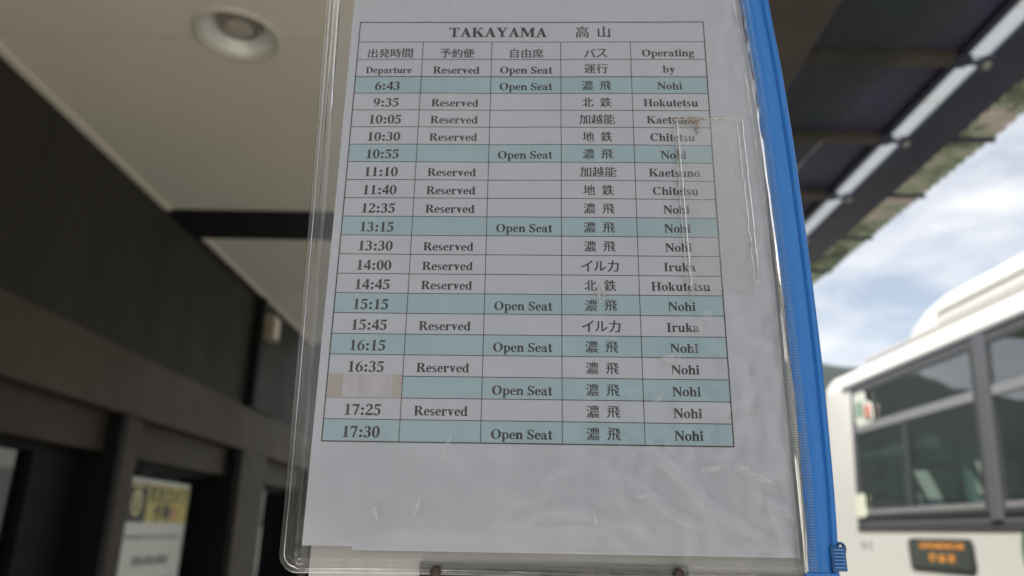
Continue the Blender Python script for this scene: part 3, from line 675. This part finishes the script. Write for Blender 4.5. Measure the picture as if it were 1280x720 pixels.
# ------------------------------------------------------------------ the timetable, its zip pouch and the stand
SX = Vector((.99961, -.02792, 0)).normalized(); SN = Vector((-.02792, -.99961, 0)).normalized(); SY = Vector((0, 0, 1))
SP = Vector((.00195, .34477, 1.59403))
MW = Matrix(((SX.x, SY.x, SN.x, SP.x), (SX.y, SY.y, SN.y, SP.y), (SX.z, SY.z, SN.z, SP.z), (0, 0, 0, 1)))
mm = .001

ts = thing('timetable_sheet', 'white paper bus timetable headed TAKAYAMA with teal rows inside the zip pouch', 'timetable', mw=MW)
# slightly wavy paper
def wav(x, y):                                        # x, y in mm -> height in mm
    return .5 * noise.noise((x * .012, y * .010, 3)) + .25 * noise.noise((x * .03, y * .02, 8))
b = BM(); rows = []
for j in range(61):
    y = -1.2 + 297 * j / 60
    rows.append([(x * mm, y * mm, (wav(x, y) - 1.2) * mm) for x in [-92 + 210.4 * i / 42 for i in range(43)]])
link('paper_sheet', strip(b, rows), 'paper', ts, smooth=True)
def lay(bm, dz):                                      # drop flat lettering onto the wavy paper
    for v in bm.verts: v.co.z += (wav(v.co.x / mm, v.co.y / mm) - 1.2 + dz) * mm
    return bm
cx_ = [-87.6, -52.3, -15.1, 22.0, 59.3, 99.0]
ry_ = [270.4, 257.75, 246.75, 236.0, 225.9, 215.8, 205.8, 195.65, 185.6, 175.5, 165.4, 155.3, 145.15, 135.1, 124.95, 115.0, 104.9, 94.6, 84.55, 74.3, 64.1, 54.1, 44.0]
tab = [('6:43', 0, '濃飛', 'Nohi'), ('9:35', 1, '北鉄', 'Hokutetsu'), ('10:05', 1, '加越能', 'Kaetsuno'), ('10:30', 1, '地鉄', 'Chitetsu'),
       ('10:55', 0, '濃飛', 'Nohi'), ('11:10', 1, '加越能', 'Kaetsuno'), ('11:40', 1, '地鉄', 'Chitetsu'), ('12:35', 1, '濃飛', 'Nohi'),
       ('13:15', 0, '濃飛', 'Nohi'), ('13:30', 1, '濃飛', 'Nohi'), ('14:00', 1, 'イルカ', 'Iruka'), ('14:45', 1, '北鉄', 'Hokutetsu'),
       ('15:15', 0, '濃飛', 'Nohi'), ('15:45', 1, 'イルカ', 'Iruka'), ('16:15', 0, '濃飛', 'Nohi'), ('16:35', 1, '濃飛', 'Nohi'),
       ('', 0, '濃飛', 'Nohi'), ('17:25', 1, '濃飛', 'Nohi'), ('17:30', 0, '濃飛', 'Nohi')]
def gridrect(bm, x0, x1, y0, y1, step=6.0):
    nx = max(1, int((x1 - x0) / step)); ny = max(1, int((y1 - y0) / step))
    strip(bm, [[((x0 + (x1 - x0) * i / nx) * mm, (y0 + (y1 - y0) * j / ny) * mm, 0) for i in range(nx + 1)] for j in range(ny + 1)])
for i, row in enumerate(tab):
    if row[1] == 0:
        b = BM(); gridrect(b, cx_[0], cx_[5], ry_[i + 4], ry_[i + 3]); link('teal_row', lay(b, .03), 'teal', ts)
b = BM()
def hl(y, w, x0=None, x1=None): gridrect(b, (cx_[0] if x0 is None else x0) - w / 2, (cx_[5] if x1 is None else x1) + w / 2, y - w / 2, y + w / 2)
for i, y in enumerate(ry_): hl(y, .62 if i in (0, len(ry_) - 1) else (.55 if i == 3 else .40))
link('rule_lines', lay(b, .055), 'lineink', ts)
b = BM()
for i, x in enumerate(cx_):
    w_ = .62 if i in (0, 5) else .40
    gridrect(b, x - w_ / 2, x + w_ / 2, ry_[-1], ry_[0] if i in (0, 5) else ry_[1])
link('column_lines', lay(b, .065), 'lineink', ts)
def mid(k): return (cx_[k] + cx_[k + 1]) / 2
b = BM(); roman(b, 'TAKAYAMA', -12.0 * mm, 260.9 * mm, 8.9 * mm, 0); kanji(b, '高山', 39.5 * mm, 264.1 * mm, 7.9 * mm, 0, pitch=11.6 * mm)
link('title_lettering', lay(b, .08), 'textink', ts)
b = BM()
for k, s in ((0, '出発時間'), (1, '予約便'), (2, '自由席'), (3, 'バス')):
    kanji(b, s, mid(k) * mm, 250.6 * mm, 6.3 * mm, 0)
roman(b, 'Operating', mid(4) * mm, 248.6 * mm, 6.4 * mm, 0)
roman(b, 'Departure', mid(0) * mm, 238.1 * mm, 5.6 * mm, 0); roman(b, 'Reserved', mid(1) * mm, 237.9 * mm, 6.35 * mm, 0)
roman(b, 'Open Seat', mid(2) * mm, 238.0 * mm, 6.35 * mm, 0); kanji(b, '運行', mid(3) * mm, 241.0 * mm, 6.5 * mm, 0); roman(b, 'by', mid(4) * mm, 238.6 * mm, 6.4 * mm, 0)
link('heading_lettering', lay(b, .08), 'textink', ts)
for i, (tm, res, jp, en) in enumerate(tab):
    y1_, y0_ = ry_[i + 3], ry_[i + 4]; b = BM()
    if tm: roman(b, tm, mid(0) * mm, (y0_ + 1.9) * mm, 7.5 * mm, 0)
    if res: roman(b, 'Reserved', mid(1) * mm, (y0_ + 2.1) * mm, 6.35 * mm, 0)
    else: roman(b, 'Open Seat', mid(2) * mm, (y0_ + 2.0) * mm, 6.35 * mm, 0)
    kanji(b, jp, mid(3) * mm, (y0_ + 4.75) * mm, 6.3 * mm, 0, pitch=(9.4 if len(jp) == 2 else 6.35) * mm)
    roman(b, en, mid(4) * mm, (y0_ + 2.4) * mm, 6.4 * mm, 0)
    link('row_lettering', lay(b, .08), 'textink', ts)
b = BM(); gridrect(b, -86.9, -52.4, 64.0, 74.9); cp = link('correction_patch', lay(b, .40), 'patch', ts)
for x0, x1 in ((-86.9, -80.2), (-56.9, -52.5)):
    b = BM(); gridrect(b, x0, x1, 63.9, 75.0); link('tape_strip', lay(b, .48), 'tape', cp)

bs = link('backing_sheet', box(BM(), -70 * mm, 124.2 * mm, -2.7 * mm, 296 * mm, -2.0 * mm, -1.85 * mm), 'paper'); bs.matrix_world = MW
tag(bs, 'plain white sheet behind the timetable, its edge showing beside the blue zip', 'paper sheet')
# ---- pouch
zp = thing('zip_pouch', 'clear vinyl zip pouch with bright blue zip edge hung on the stand', 'pouch', mw=MW)
def interp(tb, y):
    for (ya, a), (yb, c) in zip(tb, tb[1:]):
        if ya >= y >= yb:
            u = (ya - y) / (ya - yb); u = u * u * (3 - 2 * u) if False else u
            return a + (c - a) * u
    return tb[0][1] if y > tb[0][0] else tb[-1][1]
IN = [(310, 118.0), (286, 119.5), (240, 122.5), (197, 124.6), (136, 126.6), (84, 127.6), (50, 128.0), (21, 127.6), (0, 126.6), (-12, 126.4)]
OUT = [(310, 133.0), (286, 134.4), (240, 137.9), (197, 139.9), (136, 141.4), (84, 141.9), (51, 141.3), (21, 140.8), (0, 139.6), (-12, 138.8)]
def smooth_tab(tb): return lambda y: sum(interp(tb, y + d) for d in (-14, -7, 0, 7, 14)) / 5 if y > 2 else interp(tb, y)
zin, zout = smooth_tab(IN), smooth_tab(OUT)
def lef(y): return -101.2 - 6.2 * max(0, (y + 4) / 290) ** 1.25   # outer left edge
# front cover
def cov(x, y):
    u = (x + 97) / 222; v = min(1, max(0, (y + 8) / 30))
    z = .6 + 1.5 * max(0, math.sin(math.pi * min(1, max(0, u)))) ** .5 * (v ** .5)
    z += .55 * noise.noise((x * .020, y * .012, 1)) + .22 * noise.noise((x * .05 + y * .02, y * .03, 4)) * (.3 + u)
    rx = max(0, (x - 95) / 30)
    z += rx * (.6 * noise.noise((x * .10, y * .035, 6)) + .3 * noise.noise((x * .2, y * .11, 7)))
    d1 = noise.noise((x * .030 + y * .045 + 1.5 * noise.noise((x * .015, y * .015, 11)), x * .02 - y * .012, 21))
    d2 = noise.noise((x * .085 - y * .03, x * .02 + y * .028, 31))
    m1 = min(1, max(0, (x + 20) / 90)) * min(1, max(0, (150 - y) / 70)) + .25
    z += m1 * (.22 * max(0, 1 - 5 * abs(d1)) ** 1.6 + .09 * max(0, 1 - 4 * abs(d2)) ** 2) + m1 * .10 * noise.noise((x * .16, y * .05 + x * .03, 41))
    return z + .5
b = BM(); rows = []
for j in range(261):
    y = -12 + 315.5 * j / 260; xa = lef(max(-4, y)) + 7.0; xb = zin(y) + .6
    rows.append([((xa + (xb - xa) * i / 190) * mm, y * mm, cov(xa + (xb - xa) * i / 190, y) * mm) for i in range(191)])
link('front_cover', strip(b, rows), 'vinyl', zp, smooth=True)
b = BM(); rows = []
for j in range(41):
    y = -12 + 315.5 * j / 40; xa = lef(max(-4, y)) + 7.0; xb = zin(y)
    rows.append([((xa + (xb - xa) * i / 20) * mm, y * mm, -2.5 * mm) for i in range(21)])
link('back_cover', strip(b, rows), 'vinylback', zp, smooth=True)
# welded seam: a ridged strip running down the left edge, round the corner and along the bottom
path = []
for j in range(60):
    y = 303 - (303 + 4) * j / 59; path.append(((lef(y)), y, 1, 0))
cr = 8.5
for k in range(1, 13):
    a = R(180 + 90 * k / 12); path.append((lef(0) + cr + cr * math.cos(a), -4 + cr * math.sin(a), -math.cos(a), -math.sin(a)))
for j in range(1, 50):
    x = lef(0) + cr + (126.0 - lef(0) - cr) * j / 49; path.append((x, -4 - cr + .5 * math.sin(j * .13), 0, 1))
PRF = [(0, -.8), (.15, .5), (.7, 1.25), (1.3, .9), (1.7, .35), (2.3, .45), (2.7, 1.15), (3.2, 1.2), (3.6, .5), (4.4, .35), (5.0, .8), (5.4, .95), (5.9, .55), (6.9, .75), (8.2, 1.1)]
def sweep(path, prf, name, m, parent, wob=.15):
    b = BM(); rows = []
    for i, (x, y, nx, ny) in enumerate(path):
        kx = 1.0
        rows.append([((x + nx * (d * kx + (wob * noise.noise((i * .15, d, 2)) if d > 0 else 0))) * mm, (y + ny * (d * (1 if nx > .01 or ny < .99 else .75))) * mm, (h * .9 + .12 * noise.noise((i * .2, d * .8, 5))) * mm) for d, h in prf])
    return link(name, strip(b, rows), m, parent, smooth=True)
sweep(path, PRF, 'welded_seam', 'seam', zp)
# clear right margin with serrated weld beside the zip
b = BM(); 
y = 150.0
while y > -8:
    xa = zin(y) - 2.6 + .5 * noise.noise((y * .05, 0, 0)); xw = 1.5 if y < 120 else .9
    box(b, xa * mm, (xa + xw) * mm, (y - .28) * mm, (y + .28) * mm, 1.6 * mm, 2.6 * mm); y -= 1.1
link('weld_teeth', b, 'stitch', zp)
b = BM(); rows = []
for j in range(120):
    y = 303 - 311 * j / 119; xa = zin(y)
    rows.append([((xa - d + .25 * noise.noise((y * .06, d, 0))) * mm, y * mm, (h + .15 * noise.noise((y * .1, d, 4))) * mm) for d, h in ((5.2, 1.0), (4.6, 1.5), (4.0, 1.2), (3.0, 1.1), (2.4, 1.9), (1.6, 2.0), (.9, 1.5), (0, 1.3), (-3.4, 1.5))])
link('margin_weld', strip(b, rows), 'seam', zp, smooth=True)
# blue zip tape
b = BM(); rows = []
ZP = [(0, .8), (.02, 1.3), (.18, 1.25), (.30, 1.15), (.33, 1.5), (.36, 1.15), (.48, 1.35), (.60, 1.8), (.70, 1.6), (.735, 1.2), (.75, .55), (.77, .5), (.79, 1.3), (.84, 1.95), (.92, 2.0), (.98, 1.3), (1.0, .2), (1.0, -1.2), (.7, -1.5), (0, -1.3)]
for j in range(140):
    y = 303 - 313 * j / 139; xa, xb = zin(y) - .6, zout(y)
    rows.append([((xa + (xb - xa) * u) * mm, y * mm, (h + .15 * noise.noise((y * .04, u * 3, 2))) * mm) for u, h in ZP])
ztape = link('zip_tape', strip(b, rows), 'blue', zp, smooth=True)
b = BM(); y = 300.0
while y > -9:
    xa = zin(y); ww = 2.2
    box(b, (xa + .9) * mm, (xa + .9 + ww) * mm, (y - .30) * mm, (y + .30) * mm, 1.2 * mm, 1.85 * mm); y -= 1.25
link('zip_teeth', b, 'bluelt', zp)
b = BM()
rows = []
for j in range(140):
    y = 303 - 313 * j / 139; xa, xb = zin(y) - .6, zout(y); c_ = xa + (xb - xa) * .76
    rows.append([((c_ - .22) * mm, y * mm, .95 * mm), ((c_ + .22) * mm, y * mm, .95 * mm)])
link('zip_groove', strip(b, rows), 'bluedk', zp)
# slider at the foot of the zip
sl = link('zip_slider', box(BM(), 135.6 * mm, 141.6 * mm, -7.6 * mm, 2.2 * mm, -2.5 * mm, 3.4 * mm), 'slider', zp, bevel=1.3 * mm, seg=3)
b = BM()
for k in range(6): box(b, 136.2 * mm, 140.6 * mm, (-6.3 + k * 1.4) * mm, (-5.65 + k * 1.4) * mm, 3.3 * mm, 4.3 * mm)
link('grip_rib', b, 'bluelt', sl, bevel=.15 * mm, seg=1)
b = BM(); rows = []
for k in range(17):
    a = R(180 - 250 * k / 16); cx, cy = 140.4 + 1.6 * math.cos(a), 1.4 + 2.3 * math.sin(a)
    rows.append([((cx + .6 * math.cos(t) * math.cos(a)) * mm, (cy + .6 * math.cos(t) * math.sin(a)) * mm, (1.5 + 1.5 * math.sin(t)) * mm) for t in [2 * math.pi * i / 8 for i in range(9)]])
link('slider_loop', strip(b, rows), 'slider', sl, smooth=True)
b = BM(); box(b, 124.5 * mm, 138.5 * mm, -12.5 * mm, -8.6 * mm, -1 * mm, 2.4 * mm); link('zip_end_stop', b, 'blue', zp, bevel=.8 * mm)
# torn clear card pocket welded on the cover
def czz(x, y): return cov(x, y) * mm
def bead(pts, r, name, m, parent, closed=False, n=8, lift=.25):
    P = [Vector((x * mm, y * mm, czz(x, y) + lift * mm)) for x, y in pts]; b = BM(); rows = []
    for i, p in enumerate(P):
        t = (P[min(i + 1, len(P) - 1)] - P[max(i - 1, 0)]).normalized(); s = t.cross(Vector((0, 0, 1))).normalized(); u = s.cross(t)
        rows.append([tuple(p + (s * math.cos(a) + u * math.sin(a) * .6) * r * mm) for a in [2 * math.pi * k / n for k in range(n + 1)]])
    return link(name, strip(b, rows), m, parent, smooth=True)
def line(p, q, n, wob=.25, sd=0): return [(p[0] + (q[0] - p[0]) * i / n + wob * noise.noise((i * .35, sd, 0)), p[1] + (q[1] - p[1]) * i / n + wob * noise.noise((i * .3, sd, 5))) for i in range(n + 1)]
pk = BM(); rows = []
for j in range(31):
    y = 209 - 92 * j / 30; xl = 80.3 + 2.2 * j / 30; xr = 114.0 + 1.0 * j / 30 + (.6 * math.sin(j * .4))
    rows.append([((xl + (xr - xl) * i / 16) * mm, y * mm, czz(xl + (xr - xl) * i / 16, y) + .18 * mm) for i in range(17)])
pkt = link('card_pocket', strip(pk, rows), 'pocket', zp, smooth=True)
bead(line((79.4, 208.4), (108, 209.4), 20, .2, 1) + line((108.5, 209.4), (114.4, 209.0), 4, .1, 2), .38, 'pocket_rim', 'pocket', pkt)
bead(line((114.5, 208.5), (115.6, 124), 40, .5, 3) + [(115.2, 121.5), (114.0, 120.5)], .55, 'pocket_rim', 'pocket', pkt)
bead(line((111.8, 206), (113.6, 121), 40, .7, 9), .32, 'pocket_rim', 'pocket', pkt)
bead(line((81.2, 208), (83.4, 113), 44, .35, 4), .42, 'pocket_rim', 'pocket', pkt)
bead(line((79.6, 206), (81.4, 113), 44, .35, 6), .26, 'pocket_rim', 'pocket', pkt)
# brown glue residue
b = BM(); rg = random.Random(11)
def blob(cx, cy, rx, ry, k):
    pts = [(cx + rx * math.cos(R(a)) * (1 + .45 * noise.noise((a * .03, k, 1))), cy + ry * math.sin(R(a)) * (1 + .45 * noise.noise((a * .03, k, 4)))) for a in range(0, 360, 24)]
    b.faces.new([b.verts.new((x * mm, y * mm, czz(x, y) + (.30 + .002 * k) * mm)) for x, y in pts])
for k in range(70): blob(rg.gauss(88, 4.6), rg.gauss(208.9, .75), rg.uniform(.2, 1.0), rg.uniform(.12, .42), k)
for k in range(10): blob(rg.gauss(91.5, .8), rg.uniform(200.5, 208), rg.uniform(.2, .8), rg.uniform(.3, .9), 140 + k)
for k in range(18): blob(rg.gauss(80.4, .5), rg.uniform(160, 192), rg.uniform(.1, .4), rg.uniform(.3, 1.5), 160 + k)
for k in range(6): blob(rg.gauss(82.2, .5), rg.uniform(138, 146), rg.uniform(.15, .4), rg.uniform(.2, .6), 80 + k)
link('glue_stain', b, 'stain', zp)
# a torn bubble in the vinyl, then painted glare smears
for pts in ([(40.2, 119.5), (41.6, 117), (42.3, 114), (41.4, 110.8), (40.3, 109.8), (39.4, 112), (39.3, 116), (40.2, 119.5)],):
    bead(pts, .3, 'vinyl_bubble', 'stitch', zp)

M['glare'] = film('vinyl_glare', (1, 1, 1), 1.05, .3, haze=.19, hazecol=(.85, .85, .87), hscale=900, hlo=.3, hhi=.6)  # milky patches that paint wrinkle glare onto the cover
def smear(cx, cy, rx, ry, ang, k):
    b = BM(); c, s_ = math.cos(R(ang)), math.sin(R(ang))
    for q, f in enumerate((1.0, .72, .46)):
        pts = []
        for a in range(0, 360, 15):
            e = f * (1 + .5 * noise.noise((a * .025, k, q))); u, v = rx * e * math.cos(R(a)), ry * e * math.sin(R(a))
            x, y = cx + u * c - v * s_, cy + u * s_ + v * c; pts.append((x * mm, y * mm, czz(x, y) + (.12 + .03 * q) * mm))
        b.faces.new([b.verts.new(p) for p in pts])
    link('glare_smear', b, 'glare', zp)
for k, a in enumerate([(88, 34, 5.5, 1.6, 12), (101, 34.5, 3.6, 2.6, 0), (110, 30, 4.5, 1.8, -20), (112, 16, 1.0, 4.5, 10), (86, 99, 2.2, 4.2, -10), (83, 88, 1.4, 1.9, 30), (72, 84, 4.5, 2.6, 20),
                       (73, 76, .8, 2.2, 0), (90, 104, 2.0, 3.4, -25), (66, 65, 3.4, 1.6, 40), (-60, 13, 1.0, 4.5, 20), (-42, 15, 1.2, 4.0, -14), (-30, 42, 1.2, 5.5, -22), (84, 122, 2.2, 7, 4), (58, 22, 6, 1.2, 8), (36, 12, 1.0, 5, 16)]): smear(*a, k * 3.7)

# ---- stand holding the pouch
stn = thing('sign_stand', 'grey sign stand with dark clamp rail and backing board under the pouch', 'stand', mw=MW)
link('backing_board', box(BM(), -89 * mm, 127 * mm, -26 * mm, 300 * mm, -9 * mm, -5.5 * mm), 'board', stn, bevel=1 * mm)
link('clamp_rail', prism(BM(), [(y * mm, z * mm) for y, z in ((-19, -5.3), (-19, -2.6), (-13.4, -2.6), (-13.0, -3.4), (-11.6, -3.4), (-11.2, -2.6), (-9.4, -2.6), (-9.0, -3.4), (-8.4, -3.4), (-8.0, -2.7), (-7.0, -2.7), (-6.8, -5.3))], 'x', -40 * mm, 76 * mm), 'steel', stn)
link('rail_end', prism(BM(), [(y * mm, z * mm) for y, z in ((-19, -5.3), (-19, -2.6), (-10.2, -2.8), (-9.8, -5.3))], 'x', 76.2 * mm, 126 * mm), 'alu', stn)
for x, y in ((-32.5, -10.8), (71.2, -10.2)):
    b = BM(); lathe(b, [(1.5 * mm, -4.6 * mm), (1.5 * mm, 0), (2.4 * mm, 0), (2.4 * mm, .7 * mm), (1.8 * mm, 1.4 * mm), (.6 * mm, 1.7 * mm)], (x * mm, y * mm, 1.7 * mm), n=20); link('screw', b, 'rust', stn, smooth=False)
b = BM(); box(b, -20 * mm, 20 * mm, -1.58, .30, -51 * mm, -9.3 * mm); link('post', b, 'alu', stn, bevel=3 * mm)
b = BM(); box(b, -.22, .22, -1.594, -1.581, -.25, .19); link('base_plate', b, 'steel', stn, bevel=4 * mm)

# ------------------------------------------------------------------ unseen things added only to supply reflections in the glass
def copy_tree(o, parent=None):
    c = o.copy(); COL.objects.link(c)
    if parent: c.parent = parent
    for ch in list(o.children): copy_tree(ch, c)
    return c
b2 = copy_tree(bus); b2.location = (4.35, 19.5, -.12); b2['label'] = 'white bus added out of view up the bays, reflected in the leftmost shop window'
bus['group'] = b2['group'] = 'buses parked in the bays'
hs = thing('house', 'pale two storey house with dark roof, added out of view to mirror in the lower bus windows', 'house', (-22, 58, -.14))
link('wall', box(BM(), -4.5, 4.5, -4, 4, 0, 4.6), mat('house_plaster', (.50, .47, .42), .8, var=.15, vscale=1.5), hs)
link('roof', prism(BM(), [(-5.1, 4.4), (5.1, 4.4), (5.1, 4.6), (0, 7.6), (-5.1, 4.6)], 'y', -4.6, 4.6), mat('house_roof', (.05, .055, .065), .7, var=.3, vscale=4), hs)
for x, z in ((-2.6, .9), (.4, .9), (2.6, 3.0), (-2.6, 3.0), (0, 3.0)):
    f = link('window', box(BM(), x - .65, x + .65, -4.05, -3.99, z, z + 1.15), 'busgrey', hs)
    link('pane', box(BM(), x - .57, x + .57, -4.07, -4.052, z + .08, z + 1.07), 'shopglass', f)
M['leaf'] = mat('leaf', (.045, .085, .03), .6, var=.5, vscale=.8, col2=(.09, .12, .04)); M['bark'] = mat('bark', (.09, .065, .05), .9, var=.3, bump=.4)
def tree(x, y, h, sd, label):
    t = thing('reflection_cedar', label, 'tree', (x, y, -.14), group='added trees reflected in the bus windows'); rg = random.Random(sd)
    b = BM(); lathe(b, [(.24, 0), (.17, h * .4), (.04, h * .95)], (0, 0, 0), n=12); link('trunk', b, 'bark', t)
    b = BM()
    for k in range(2600):
        u = rg.random() ** .8; z = h * (.14 + .86 * u); rad = (h * .22) * (1 - u) ** .8 * (1 + .3 * noise.noise((u * 7, sd, 0)))
        a = rg.uniform(0, 6.283); rr = rad * (.45 + .6 * rg.random()); q = Vector((rr * math.cos(a), rr * math.sin(a), z - rr * .25))
        d1 = Vector((rg.gauss(0, 1), rg.gauss(0, 1), rg.gauss(0, .5))).normalized() * rg.uniform(.12, .3); d2 = d1.cross(Vector((rg.gauss(0, 1), rg.gauss(0, 1), rg.gauss(0, 1)))).normalized() * rg.uniform(.06, .14)
        poly(b, [q - d1, q + d2, q + d1, q - d2])
    link('crown', b, 'leaf', t)
tree(-9.5, 40, 7.0, 3, 'tall dark cedar tree added out of view to mirror at the left of the bus windows')
tree(-30, 62, 9.0, 8, 'cedar tree beside the pale house, added out of view to mirror in the bus windows')
